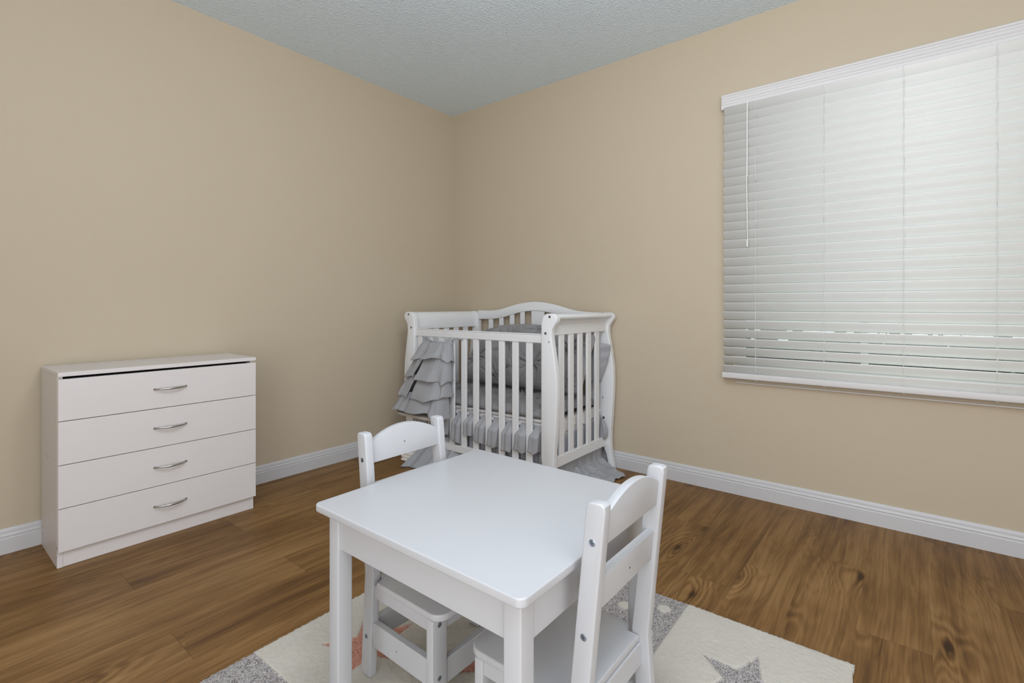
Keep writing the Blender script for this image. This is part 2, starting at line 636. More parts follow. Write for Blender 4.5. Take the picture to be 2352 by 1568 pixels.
for yc in (-2.178, -2.468, -2.757, -3.043, -3.33):
    rel(MB().disc((-0.034, yc, 0.601), (0, 0, -1), 0.007, 0.006).build('cord_plug', M['blind'], smooth=40), bl)
w = MB().tube([(-0.050, -2.142, 1.992), (-0.054, -2.142, 1.96), (-0.055, -2.141, 1.62), (-0.055, -2.142, 1.30)], 0.0034, 8)
w.tube([(-0.055, -2.142, 1.302), (-0.055, -2.142, 1.266)], 0.0046, 8)
rel(w.build('tilt_wand', M['cord'], smooth=50), bl)

# ------------------------------------------------------------------ dresser
DX0, DX1, DYB, DYF = -2.348, -1.641, -0.016, -0.335
dr = thing('dresser', 'white four-drawer dresser with bow handles against the left wall', 'dresser', ((DX0 + DX1) / 2, -0.175, 0))
T = 0.016
rel(MB().box(DX0, DX0 + T, DYF + .017, DYB, 0, .709, .0008).build('side_panel', M['dresser']), dr)
rel(MB().box(DX1 - T - .004, DX1 - .004, DYF + .017, DYB, 0, .709, .0008).build('side_panel', M['dresser']), dr)
rel(MB().box(DX0 - .001, DX1 + .001, DYF - .002, DYB, .7095, .7255, .0015).build('top_panel', M['dresser']), dr)
rel(MB().box(DX0 + T, DX1 - T, DYB - .006, DYB, .02, .705).build('back_panel', M['dresser']), dr)
rel(MB().box(DX0 + T, DX1 - T - .004, DYF + .020, DYF + .034, 0, .056, .0008).build('plinth', M['dresser']), dr)
rel(MB().box(DX0 + T, DX1 - T - .004, DYF + .05, DYB - .008, .057, .700).build('gap_shade_box', M['dark']), dr)  # added black box, its colour stands for shade behind the drawer fronts
zb = [0.061, 0.2215, 0.3825, 0.5445, 0.7015]
for i in range(4):
    d = MB().box(DX0 + .0005, DX1 + .0005, DYF, DYF + .0155, zb[i] + .0010, zb[i + 1] - .0016, .0010).build('drawer', M['dresser'])
    rel(d, dr)
    zc = (0.1395, 0.302, 0.4645, 0.626)[i]
    xa, xb = -2.049, -1.936
    pts = []
    for k in range(25):
        s = k / 24
        pts.append((xa + (xb - xa) * s, DYF - .004 - .024 * math.sin(PI * s) ** 0.75, zc))
    hb = MB().tube(pts, [0.0022 + 0.0026 * math.sin(PI * k / 24) ** .6 for k in range(25)], 12)
    for xx in (xa, xb):
        hb.tube([(xx, DYF + .001, zc), (xx, DYF - .005, zc)], .0045, 12)
    h = hb.build('handle', M['steel'], smooth=60)
    h['label'] = 'brushed metal bow handle'
    bpy.context.view_layer.update()
    h.parent = d
    h.matrix_parent_inverse = d.matrix_world.inverted()
for (yy, zz) in ((-0.120, .388), (-0.150, .383), (-0.028, .075), (-0.028, .045), (-0.312, .075), (-0.312, .040)):
    rel(MB().disc((DX0 + .0003, yy, zz), (-1, 0, 0), .0036, .0007, 12).build('screw_hole', M['bolt'], smooth=40), dr)

# ------------------------------------------------------------------ rug
RU0 = (-1.135, -1.335)          # corner nearest the crib
ra = math.radians(1.0)
RUW, RUH, RT = 1.93, 1.325, 0.012


def rug_xy(s, t):
    # s runs toward -x, t toward -y
    c, sn = math.cos(ra), math.sin(ra)
    return (RU0[0] - s * c - t * -sn * 1.0, RU0[1] - s * sn * .9 - t * c)


def star_mask(px, py, cx, cy, r, rot, inner=0.42):
    dx, dy = px - cx, py - cy
    a = np.arctan2(dy, dx) - rot
    d = np.hypot(dx, dy)
    seg = 2 * PI / 5
    am = np.abs((a + seg / 2) % seg - seg / 2)
    # edge from (r,0) to inner point at half segment
    x1, y1 = r, 0.0
    x2, y2 = r * inner * math.cos(seg / 2), r * inner * math.sin(seg / 2)
    X, Y = d * np.cos(am), d * np.sin(am)
    cr = (x2 - x1) * (Y - y1) - (y2 - y1) * (X - x1)
    L = math.hypot(x2 - x1, y2 - y1)
    return np.clip(cr / L / 0.004 + .5, 0, 1)


def make_rug():
    step = 0.0042
    nu, nv = int(RUW / step), int(RUH / step)
    s = np.linspace(0, RUW, nu + 1)
    t = np.linspace(0, RUH, nv + 1)
    S, Tt = np.meshgrid(s, t)
    rng = np.random.default_rng(3)
    cs, ct = RUW / 4, RUH / 3
    ci = np.minimum((S / cs).astype(int), 3)
    ri = np.minimum((Tt / ct).astype(int), 2)
    greyset = {(2, 0), (0, 1), (3, 1), (2, 2)}
    grey = np.zeros_like(S)
    for (c, r) in greyset:
        m = np.minimum(np.minimum(S - c * cs, (c + 1) * cs - S), np.minimum(Tt - r * ct, (r + 1) * ct - Tt))
        grey = np.maximum(grey, np.clip(m / .004 + .5, 0, 1))
    # cream dots on the grey squares, staggered
    sp = 0.145
    for (c, r) in greyset:
        for k in range(12):
            i, j = k // 3, k % 3
            dx, dy = c * cs + .075 + j * sp + (.06 if i % 2 else 0), (r + 1) * ct - .052 - i * .108
            if dx > (c + 1) * cs - .01:
                continue
            dd = np.hypot(S - dx, Tt - dy)
            grey *= np.clip((dd - .021) / .004 + .5, 0, 1)
    # image of world stars in rug space (s = -(x-x0), t = -(y-y0), near enough at this small turn)
    X = RU0[0] - S * math.cos(ra) + Tt * math.sin(ra)
    Y = RU0[1] - S * math.sin(ra) * .9 - Tt * math.cos(ra)
    st = star_mask(X, Y, -1.372, -2.448, .125, math.radians(70), .40)
    grey = np.maximum(grey, st)
    pink = np.maximum(star_mask(X, Y, -1.876, -1.575, .135, math.radians(60), .40), star_mask(X, Y, -1.70, -1.895, .115, math.radians(85), .40))
    edge = np.minimum(np.minimum(S, RUW - S), np.minimum(Tt, RUH - Tt))
    Z = RT + rng.uniform(-.0012, .0012, S.shape) - .0035 * np.maximum(grey, pink) - .004 * np.exp(-(edge / .006) ** 2)
    # uneven pile along the border
    e = (edge < .002)
    jx, jy = rng.uniform(-.0022, .0022, S.shape), rng.uniform(-.0022, .0022, S.shape)
    X = X + np.where(e, jx, jx * .25)
    Y = Y + np.where(e, jy, jy * .25)
    n = (nu + 1)
    co = np.stack([X, Y, Z], -1).reshape(-1, 3)
    idx = np.arange((nu + 1) * (nv + 1)).reshape(nv + 1, nu + 1)
    q = np.stack([idx[:-1, :-1], idx[1:, :-1], idx[1:, 1:], idx[:-1, 1:]], -1).reshape(-1, 4)
    # skirt down to the floor
    ring = np.concatenate([idx[0, :], idx[1:, -1], idx[-1, -2::-1], idx[-2:0:-1, 0]])
    low = co[ring].copy()
    low[:, 2] = 0.0005
    base = len(co)
    co = np.concatenate([co, low])
    k = len(ring)
    a = np.arange(k)
    side = np.stack([ring[a], ring[(a + 1) % k], base + (a + 1) % k, base + a], -1)
    faces = np.concatenate([q, side])
    ctr = np.array([-2.08, -2.0, 0])
    me = bpy.data.meshes.new('rug')
    me.from_pydata((co - ctr).tolist(), [], faces.tolist())
    me.update()
    ca = me.color_attributes.new('pattern', 'FLOAT_COLOR', 'POINT')
    pg = np.concatenate([grey.reshape(-1), grey.reshape(-1)[ring]])
    pp = np.concatenate([pink.reshape(-1), pink.reshape(-1)[ring]])
    colr = np.stack([pg, pp, np.zeros_like(pg), np.ones_like(pg)], -1).astype(np.float32)
    ca.data.foreach_set('color', colr.reshape(-1))
    me.materials.append(M['rug'])
    me.polygons.foreach_set('use_smooth', [True] * len(me.polygons))
    o = bpy.data.objects.new('rug', me)
    COL.objects.link(o)
    o.location = ctr
    return tag(o, 'cream and grey patchwork rug with dots and stars under the play table', 'rug')


make_rug()

# ------------------------------------------------------------------ play table
TZ = 0.0135
tb = thing('play_table', 'small white square children\'s table with rounded corners on the rug', 'table', (-1.8505, -2.013, TZ))


def rounded_rect(hx, hy, r, n=8):
    pts = []
    for (sx, sy, a0) in ((1, 1, 0), (-1, 1, 90), (-1, -1, 180), (1, -1, 270)):
        for k in range(n + 1):
            a = math.radians(a0 + 90 * k / n)
            pts.append((sx * (hx - r) + r * math.cos(a), sy * (hy - r) + r * math.sin(a)))
    return pts


MB().prism(rounded_rect(.2765, .301, .016), .4915, .508, axis=2, bev=.0028, seg=3).build('tabletop', M['white'], tb, smooth=35)
lx, ly, lw = .2505, .2785, .037
for sx in (-1, 1):
    for sy in (-1, 1):
        x0, x1 = sorted((sx * lx, sx * (lx - lw)))
        y0, y1 = sorted((sy * ly, sy * (ly - lw)))
        MB().box(x0, x1, y0, y1, 0, .4915, .003, 3).build('leg', M['white'], tb, smooth=35)
for s in (-1, 1):
    x0, x1 = sorted((s * (lx - .006), s * (lx - .024)))
    MB().box(x0, x1, -ly + lw, ly - lw, .408, .4915, .0012).build('apron', M['white'], tb)
    y0, y1 = sorted((s * (ly - .002), s * (ly - .020)))
    MB().box(-lx + lw, lx - lw, y0, y1, .408, .4915, .0012).build('apron', M['white'], tb)


# ------------------------------------------------------------------ chairs
def make_chair(name, label):
    t = thing(name, label, 'chair', (0, 0, 0), 0, "pair of small white chairs at the children's table")

    def rear(z):
        if z > .265:
            return -.145 - .036 * (z - .265) / .36
        return -.145 - .018 * (.265 - z) / .265

    HT, DEP = .625, .037
    # bent rear posts, cut from board: outline in y-z
    out = []
    for z in (0, .06, .13, .19, .235, .255, .265, .275, .295, .34, .42, .50, .56, HT - .012):
        out.append((rear(z) - (.0015 if .25 < z < .28 else 0) * 0, z))
    out.append((rear(HT) + .002, HT - .004))
    out.append((rear(HT) + .008, HT))
    fr = []
    for z in (HT - .012, .56, .50, .42, .34, .295, .275, .265, .255, .235, .19, .13, .06, 0):
        fr.append((rear(z) + DEP, z))
    fr = [(rear(HT) + DEP - .008, HT), (rear(HT) + DEP - .002, HT - .004)] + fr
    pts = out + fr
    for sx in (-1, 1):
        x0, x1 = sorted((sx * .139, sx * .115))
        p = MB().prism(pts, x0, x1, axis=0, bev=.0035, seg=3).build('back_post', M['white'], t, smooth=35)
        for z in (.556, .388, .103):
            yy = rear(z) + DEP / 2
            MB().disc((sx * .1388, yy, z), (sx, 0, 0), .0062, .0012, 20).build('screw', M['screw'], p, smooth=40)
            cr = MB()
            cr.box(-.0004, .0004, -.0036, .0036, -.0008, .0008)
            cr.box(-.0004, .0004, -.0008, .0008, -.0036, .0036)
            cr.v = [(v[0] + sx * .1402, v[1] + yy, v[2] + z) for v in cr.v]
            cr.build('screw_slot', M['bolt'], p)

    def lean(pts_xz, inset, th, nm):
        mb = MB().prism(pts_xz, 0, th, axis=1, bev=.002, seg=2)
        mb.v = [(x, rear(z) + inset + y, z) for x, y, z in mb.v]
        return mb.build(nm, M['white'], t, smooth=35)
    n = 20
    arch = [(-.115, .543), (.115, .543)]
    for k in range(n + 1):
        x = .115 - .23 * k / n
        arch.append((x, .594 + .034 * (1 - (x / .115) ** 2)))
    lean(arch, .008, .018, 'top_rail')
    lean([(-.115, .425), (.115, .425), (.115, .488), (-.115, .488)], .008, .018, 'back_slat')
    # seat: rounded front corners, narrower between the posts
    r = .034
    seat = [(-.113, -.126), (.113, -.126), (.113, -.100), (.1395, -.092)]
    for k in range(9):
        a = math.radians(90 * k / 8)
        seat.append((.1395 - r + r * math.cos(a), .14 - r + r * math.sin(a)))
    for k in range(9):
        a = math.radians(90 + 90 * k / 8)
        seat.append((-.1395 + r + r * math.cos(a), .14 - r + r * math.sin(a)))
    seat += [(-.1395, -.092), (-.113, -.100)]
    MB().prism(seat, .242, .258, axis=2, bev=.0035, seg=3).build('seat', M['white'], t, smooth=35)
    MB().box(-.115, .115, -.130, -.113, .194, .2415, .0015).build('rear_apron', M['white'], t)
    MB().box(-.094, .094, .098, .114, .206, .2415, .0015).build('front_apron', M['white'], t)
    for sx in (-1, 1):
        x0, x1 = sorted((sx * .134, sx * .116))
        MB().box(x0, x1, -.110, .097, .210, .2418, .0015).build('side_apron', M['white'], t)
        MB().box(x0, x1, -.118, .097, .082, .143, .002).build('side_stretcher', M['white'], t)
        MB().disc((sx * .1338, -.02, .112), (sx, 0, 0), .0018, .0006, 10).build('peg_hole', M['bolt'], t)
        x0, x1 = sorted((sx * .139, sx * .094))
        lg = MB().box(x0, x1, .096, .118, 0, .2418, .0025, 3).build('front_leg', M['white'], t, smooth=35)
        for z in (.226, .103):
            MB().disc((sx * .118, .1178, z), (0, 1, 0), .0060, .0012, 20).build('screw', M['screw'], lg, smooth=40)
            MB().box(sx * .118 - .0034, sx * .118 + .0034, .1188, .1194, z - .0008, z + .0008).build('screw_slot', M['bolt'], lg)
    MB().box(-.094, .094, .098, .114, .074, .132, .002).build('front_stretcher', M['white'], t)
    MB().box(-.115, .115, -.146, -.130, .082, .143, .002).build('rear_stretcher', M['white'], t)
    MB().disc((0.005, rear(.578) + .0262, .578), (0, 1, 0), .0022, .0006, 10).build('peg_hole', M['bolt'], t)
    MB().disc((0.005, rear(.455) + .0078, .455), (0, -1, 0), .0022, .0006, 10).build('peg_hole', M['bolt'], t)
    return t


ch_a = make_chair('toddler_chair', "small white wooden chair facing away from the crib, tucked under the table's far side")
ch_a.location = (-1.823, -1.816, TZ)
ch_a.rotation_euler = (0, 0, PI - math.radians(0.6))
ch_b = copy_tree(ch_a)
ch_b['label'] = 'small white wooden chair with its slatted back toward us, nearest the window'
ch_b.location = (-1.845, -2.199, TZ)
ch_b.rotation_euler = (0, 0, 0)

# ------------------------------------------------------------------ crib
CY = -0.818
cr = thing('crib', 'white wooden sleigh crib with arched back in the room corner', 'crib', (-0.34, CY, 0))
outer = [(0, .589), (.022, .589), (.06, .579), (.115, .572), (.17, .569), (.24, .571), (.31, .578), (.43, .585), (.50, .588), (.56, .588), (.62, .584),
         (.69, .574), (.75, .564), (.79, .557), (.82, .554), (.85, .558), (.872, .572), (.890, .586), (.905, .589), (.917, .586), (.926, .577), (.931, .565)]
inner = [(.931, .530), (.926, .515), (.914, .503), (.89, .494), (.86, .492), (.50, .492), (.20, .492), (.16, .497), (.13, .520), (.09, .540), (.04, .552), (0, .560)]
for xs, nm in (((-.662, -.626), 'front'), ((-.060, -.024), 'back')):
    for sy in (-1, 1):
        pts = [(CY + sy * w, z) for z, w in outer + inner]
        p = rel(MB().prism(pts, xs[0], xs[1], axis=0, bev=.005, seg=3).build('corner_post', M['crib'], smooth=30), cr)
        if nm == 'front':
            for (w, z, rr) in ((.545, .915, .0070), (.520, .831, .0070), (.540, .788, .0035)):
                if rr < .005 and sy > 0:
                    continue
                bt = MB().disc((xs[0] + .0005, CY + sy * w, z), (-1, 0, 0), rr, .0015, 20).build('bolt', M['bolt'], smooth=40)
                bpy.context.view_layer.update()
                bt.parent = p
                bt.matrix_parent_inverse = p.matrix_world.inverted()
        else:
            for (w, z, rr) in ((.52, .42, .004), (.525, .30, .008)):
                bt = MB().disc((xs[0] + .0005, CY + sy * w, z), (-1, 0, 0), rr, .0015, 20).build('bolt', M['bolt'], smooth=40)
                bpy.context.view_layer.update()
                bt.parent = p
                bt.matrix_parent_inverse = p.matrix_world.inverted()
yl, yr = CY + .494, CY - .494
# drop-side front
rel(MB().box(-.650, -.625, yr, yl, .779, .819, .003).build('front_top_rail', M['crib']), cr)
rel(MB().box(-.645, -.632, yr, yl, .8205, .826, .001).build('front_cap_rail', M['crib']), cr)
rel(MB().box(-.650, -.625, yr, yl, .108, .150, .003).build('front_bottom_rail', M['crib']), cr)
front_y = [-.361, -.457, -.552, -.648, -.745, -.840, -.934, -1.032, -1.127, -1.220]
for yy in front_y:
    rel(MB().box(-.645, -.632, yy - .020, yy + .020, .149, .780, .003).build('slat', M['crib']), cr)


def end_panel(sy):
    # rolled top rail: section in y-z, w measured outward from the crib middle
    sec = [(.520, .820), (.540, .820), (.541, .866), (.538, .869), (.540, .874), (.545, .882), (.552, .890), (.558, .897), (.566, .900), (.575, .901),
           (.582, .905), (.585, .912), (.583, .920), (.577, .926), (.568, .929), (.556, .929), (.545, .925), (.536, .916), (.527, .900), (.521, .880)]
    rel(MB().prism([(CY + sy * w, z) for w, z in sec], -.627, -.059, axis=0).build('end_top_rail', M['crib'], smooth=35), cr)
    y0, y1 = sorted((CY + sy * .520, CY + sy * .540))
    rel(MB().box(-.627, -.059, y0, y1, .134, .190, .003).build('end_bottom_rail', M['crib']), cr)
    y0, y1 = sorted((CY + sy * .524, CY + sy * .537))
    for xx in (-.625, -.532, -.438, -.344, -.250, -.156):
        rel(MB().box(xx - .0225, xx + .0225, y0, y1, .189, .821, .003).build('slat', M['crib']), cr)


end_panel(-1)
end_panel(1)
# arched back
top = [(CY + .495, .936), (-.444, .936), (-.525, .943), (-.604, .962), (-.681, .980), (-.755, .991), (-.828, .996), (-.899, .992), (-.968, .981), (-1.035, .966),
       (-1.10, .949), (-1.164, .937), (-1.256, .930), (CY - .495, .930)]
low = [(CY - .495, .873), (-1.18, .875), (-1.09, .889), (-1.01, .911), (-.94, .926), (-.86, .935), (-.792, .934), (-.718, .926), (-.643, .910), (-.565, .890), (-.468, .876), (CY + .495, .873)]


def smooth_curve(pts, n=6):
    out = []
    for i in range(len(pts) - 1):
        p0, p1, p2, p3 = pts[max(i - 1, 0)], pts[i], pts[i + 1], pts[min(i + 2, len(pts) - 1)]
        for k in range(n):
            t = k / n
            out.append(tuple(.5 * ((2 * p1[j]) + (-p0[j] + p2[j]) * t + (2 * p0[j] - 5 * p1[j] + 4 * p2[j] - p3[j]) * t * t + (-p0[j] + 3 * p1[j] - 3 * p2[j] + p3[j]) * t ** 3) for j in (0, 1)))
    return out + [pts[-1]]


rel(MB().prism(smooth_curve(top) + smooth_curve(low), -.060, -.036, axis=0, bev=.004, seg=2).build('arched_rail', M['crib'], smooth=30), cr)


def arch_low(y):
    L = sorted(low)
    for a, c in zip(L, L[1:]):
        if a[0] <= y <= c[0]:
            return a[1] + (c[1] - a[1]) * (y - a[0]) / (c[0] - a[0])
    return .873


for yy, hw in ((-.438, .0195), (-.535, .0185), (-.631, .0190), (-.722, .0185), (-.851, .052), (-.975, .019), (-1.07, .019), (-1.165, .019), (-1.26, .019)):
    rel(MB().box(-.054, -.042, yy - hw, yy + hw, .19, arch_low(yy) + .012, .003).build('back_panel' if hw > .03 else 'slat', M['crib']), cr)
rel(MB().box(-.060, -.036, yr, yl, .134, .192, .003).build('back_bottom_rail', M['crib']), cr)

# ------------------------------------------------------------------ bedding
ms = MB().box(-.612, -.075, -1.318, -.325, .235, .372, .022, 4).build('crib_mattress', M['linen'], smooth=40, origin=(-.345, CY, .235))
tag(ms, 'white covered mattress inside the crib under the grey comforter', 'mattress')


def rosettes(u, v, cs, R):
    """quilting: puffed cloth pulled into rosettes with creases running out of them; returns height"""
    ds = sorted((math.hypot(u - a, v - c), i) for i, (a, c) in enumerate(cs))
    best, bi = ds[0]
    a, c = cs[bi]
    th = math.atan2(v - c, u - a)
    puff = 1 - math.exp(-(best / (R * .55)) ** 2)
    gate = min(1, best / (R * .13))
    w1 = abs(math.sin(th * 3.5 + bi * 1.7 + .9 * math.sin(th * 2 + bi) + 1.6 * best / R))
    w2 = abs(math.sin(th * 6.5 + bi * 2.9 + .7 * math.sin(th * 3 + bi)))
    crease = -(math.exp(-(w1 / .20) ** 2) * math.exp(-(best / (R * .60)) ** 2) + .7 * math.exp(-(w2 / .28) ** 2) * math.exp(-(best / (R * .36)) ** 2)) * gate
    core = math.exp(-(best / (R * .20)) ** 4)
    lump = core * (.50 + 2.0 * nz(u * 95 + bi, v * 95) + .8 * nz(u * 170, v * 170))
    # sagging folds between neighbouring rosettes
    d2, j = ds[1]
    seam = -math.exp(-((d2 - best) / .012) ** 2) * .22 * (.5 + nz(u * 7 + 3, v * 7)) * min(1, best / R)
    return puff + .85 * crease + .50 * lump + 1.2 * seam + .22 * nz(u * 9 + 4, v * 9 + bi) * puff


# comforter lying on the mattress
CXC, CYC = -.345, -.822
qc = [(x, y) for x in (-.55, -.33, -.12) for y in (-.40, -.68, -.96, -1.24)] + [(x, y) for x in (-.44, -.22) for y in (-.54, -.82, -1.10)]


def comforter(u, v):
    # full wrap: u goes over the top and back underneath, v along the length
    up = u < .72
    px = 1 - 2 * (u / .72) if up else -1 + 2 * ((u - .72) / .28)
    prof = max(0.0, 1 - abs(px) ** 7) ** .5
    s = 2 * v - 1
    ends = max(0.0, 1 - abs(s) ** 18) ** .5
    x = CXC + px * .268 * (.75 + .25 * ends) + .004 * prof * (1 if px > 0 else -1)
    y = CYC + s * .502 + .004 * nz(x * 14, s * 4)
    if not up:
        return (x, y, .374 + .010 * (1 - prof))
    q = rosettes(x, y, qc, .17)
    z = .384 + .050 * prof * ends + (.028 * q - .012) * ends * prof + (1 - abs(px) ** 3) * .016
    x -= .010 * (1 - prof) * (1 + nz(y * 18, 3.3)) if px < 0 else 0
    return (x, y, max(z, .376))


cf = MB().grid(comforter, 240, 320, wrap_u=True).build('comforter', M['ruched'], smooth=180, origin=(CXC, CYC, .36))
tag(cf, 'grey ruched comforter lying flat on the crib mattress', 'comforter')
# piping and white ribbon along the comforter's front edge
pp = MB()
path = [(-.619 + .003 * nz(y * 20, 1), y, .362 + .005 * nz(y * 12, 7)) for y in [-.33 - .98 * k / 90 for k in range(91)]]
pp.tube(path, .0042, 8)
o = pp.build('piping', M['fabric'], smooth=180)
bpy.context.view_layer.update()
o.parent = cf
o.matrix_parent_inverse = cf.matrix_world.inverted()

# big ruched pillow standing against the back rail
pb0, pb1 = Vector((-.335, 0, .474)), Vector((-.165, 0, .815))
pn = Vector((-(pb1.z - pb0.z), 0, (pb1.x - pb0.x))).normalized()   # faces the room
PYL, PYR = -.415, -1.345
qp = [(.10, .42), (.10, .95), (.36, .12), (.37, .68), (.62, .95), (.62, .36), (.88, .66), (.88, .12), (.36, 1.2), (.88, 1.2), (1.1, .4)]
qp = [(a * .93, c * .40) for a, c in qp]


def pillow(u, v):
    # u in 0..1 along the width, v up the front and down the back
    front = v <= .72
    h = 1 - v / .72 if front else (v - .72) / .28           # 0 bottom .. 1 top
    w = 2 * u - 1
    edge = max(0.0, 1 - abs(w) ** 5) ** .55
    prof = max(0.0, 1 - abs(2 * h - 1) ** 4) ** .5
    topc = .015 * (1 - w * w) - .015 * max(0, -w) ** 3
    base = pb0.lerp(pb1, h)
    y = PYL + (PYR - PYL) * u
    y += -.012 * math.sin(PI * h) * (1 if u < .5 else -1) * (1 - abs(2 * u - 1)) * 0
    # left edge bows in toward the top, corners pulled out
    y += (-.055 * h ** 1.5 + .02 * (h - .5)) * max(0, -w) ** 2
    corner = max(0, w - .72) / .28
    hz = max(0, h - .55) / .45
    y += -.012 * corner ** 2 * hz
    thick = .062 * edge * prof
    p = Vector((base.x, y, base.z + topc * h * 2.2))
    p += pn * (thick if front else -thick)
    if front:
        q = rosettes(u * .93, h * .40, qp, .17)
        p += pn * (.040 * q - .022) * edge * prof
    p.x += .01 * corner * hz
    return p[:]


pl = MB().grid(pillow, 300, 200)
plo = pl.build('crib_pillow', M['ruched'], smooth=180, origin=(-.30, -.88, .44))
tag(plo, 'large grey ruched pillow with rosettes leaning on the crib back', 'pillow')
# corner of the pillow cover poking out between the end slat and the back post
cn = MB()


def flap(u, v):
    # cloth comes out of the gap and lies over the post, wide at the top, tapering downward to a point
    yo = -1.405 + .030 * min(1, v / .55) + .040 * max(0, (v - .55) / .45)
    pts = [Vector((-.165, -1.270, 0)), Vector((-.125, -1.312, 0)), Vector((-.102, (-1.312 + yo) / 2 - .004, 0)), Vector((-.082, yo, 0))]
    t = u * 3
    i = min(int(t), 2)
    p = pts[i].lerp(pts[i + 1], t - i)
    p.z = .740 - .215 * v + .008 * math.sin(PI * u) * (1 - v)
    p.x += .006 * math.sin(v * 22 + u * 4) * u * (1 - v) - .010 * math.sin(PI * max(0, u * 1.4 - .4)) * (1 - v)
    return p[:]


cn.grid(flap, 30, 40)
o = cn.build('pillow_corner', M['fabric'], smooth=180, solid=.006)
bpy.context.view_layer.update()
o.parent = plo
o.matrix_parent_inverse = plo.matrix_world.inverted()

# ------------------------------------------------------------------ crib skirt (ruffles, trailing cloth)
sk = thing('crib_skirt', 'grey ruffled crib skirt hanging below the mattress and trailing on the floor', 'bed skirt', (-.40, CY, 0))
rb = MB()


def ribbon(u, v):
    y = -.33 - .985 * u
    return (-.612 - .004 * math.sin(u * 95) - .006 * v, y, .350 - .014 * v + .006 * nz(y * 9, 2) - .006 * abs(math.sin(u * 32)))


rb.grid(ribbon, 240, 3)
rel(rb.build('ribbon_trim', M['ribbon'], smooth=180, solid=.002), sk)
# upper ruffle: pushed out between the slats in soft pouches
prof = [(-.0480, -.611), (-.034, -.612), (-.0275, -.617), (-.0260, -.634), (-.0275, -.6465), (-.0330, -.6520), (-.0330, -.6590), (-.022, -.6650),
        (-.008, -.6615), (.006, -.6670), (.019, -.6640), (.0275, -.6580), (.0285, -.6510), (.0255, -.6450), (.0255, -.632), (.0275, -.616), (.034, -.612), (.0480, -.611)]


prof = smooth_curve(prof, 4)


def prof_at(t):
    s = t * (len(prof) - 1)
    i = min(int(s), len(prof) - 2)
    f = s - i
    a = prof[i]
    c = prof[i + 1]
    return a[0] + (c[0] - a[0]) * f, a[1] + (c[1] - a[1]) * f


bounds = [-.315] + front_y + [-1.305]
gaps = [((bounds[i] + bounds[i + 1]) / 2, abs(bounds[i] - bounds[i + 1])) for i in range(len(bounds) - 1)]
ur = MB()
for gi, (gc, gw) in enumerate(gaps):
    wide = gw / .096
    rr = random.Random(gi * 13 + 5)
    bot = .200 + rr.uniform(-.03, .028)
    skew = rr.uniform(.000, .016)
    slope = rr.uniform(-.055, .055)
    flr = rr.uniform(-.04, .20)
    ph = rr.uniform(0, 6)

    def pouch(u, v, gc=gc, wide=wide, bot=bot, skew=skew, slope=slope, gi=gi, ph=ph, flr=flr):
        dy, x = prof_at(u)
        k = min(1, .12 + v * 2.2) ** 1.1
        flat = -.611
        fold = math.sin(u * 19 + ph + 2.0 * v) + .6 * math.sin(u * 37 + ph * 2)
        xx = flat + (x - flat) * k - .0030 * fold * v ** .8 * k - .006 * nz(u * 3 + gi * 5, v * 3, gi) * v
        dflat = (u - .5) * .096
        yy = (dflat + (dy * (1 + flr * v) - dflat) * k) * min(1.0, wide)
        zz = .345 - (.345 - bot) * v + slope * (u - .5) * v + .008 * v * fold * .5
        return (xx, gc - yy + skew * v * v, zz)
    ur.grid(pouch, 72, 30)
rel(ur.build('upper_ruffle', M['fabric'], smooth=180, solid=.002), sk)


def folds(s, a, seed):
    return a * (math.sin(s * 74 + 2.1 * math.sin(s * 13 + seed)) * .6 + .6 * nz(s * 31, seed) + .3 * math.sin(s * 150 + seed * 2))


lr = MB()


def lower(u, v):
    y = -.30 - 1.025 * u
    return (-.600 + folds(y, .011, 3) * (.4 + .6 * v) - .004 * v, y, .270 - .262 * v + .010 * v * nz(y * 7, 5))


lr.grid(lower, 420, 20)
rel(lr.build('lower_ruffle', M['fabric'], smooth=180, solid=.002), sk)
er = MB()


def endruffle(u, v):
    x = -.605 + .545 * u
    ztop = .255 + .055 * u + .022 * nz(x * 11, 2)
    return (x, -1.326 - folds(x, .0075, 8) * (.3 + .7 * v) - .004 * u, ztop - (ztop - .04) * v)


er.grid(endruffle, 220, 16)
rel(er.build('end_ruffle', M['fabric'], smooth=180, solid=.002), sk)
# puff of the skirt squeezed out between the end slat and the back post
pf = MB()


def puff(u, v):
    a = 2 * PI * u
    r = .026 * (v ** .35) * (1 - v) ** .75 * 1.9 * (1 + .18 * math.sin(a * 5 + v * 6))
    return (-.092 + r * .55 * math.cos(a), -1.350 + r * .95 * math.sin(a) - .010 * math.sin(PI * v), .175 + .130 * v + .004 * math.sin(2 * a))


pf.grid(puff, 36, 20, wrap_u=True)
rel(pf.build('skirt_puff', M['fabric'], smooth=180), sk)
# white lining visible through the end slats, over the skirt
ln = MB()


def lining(u, v):
    x = -.600 + .54 * u
    zb_ = .290 + .04 * u - .012 * math.sin(u * 11)
    return (x, -1.3225 - .003 * math.sin(u * 60) * v - .010 * v * 0, .345 - (.345 - zb_) * v * 1.35)


ln.grid(lining, 120, 8)
o = rel(ln.build('white_lining', M['linen'], smooth=180, solid=.002), sk)
o['label'] = 'white lining of the skirt'
# cloth trailing on the floor at the end by the window wall
tr = MB()


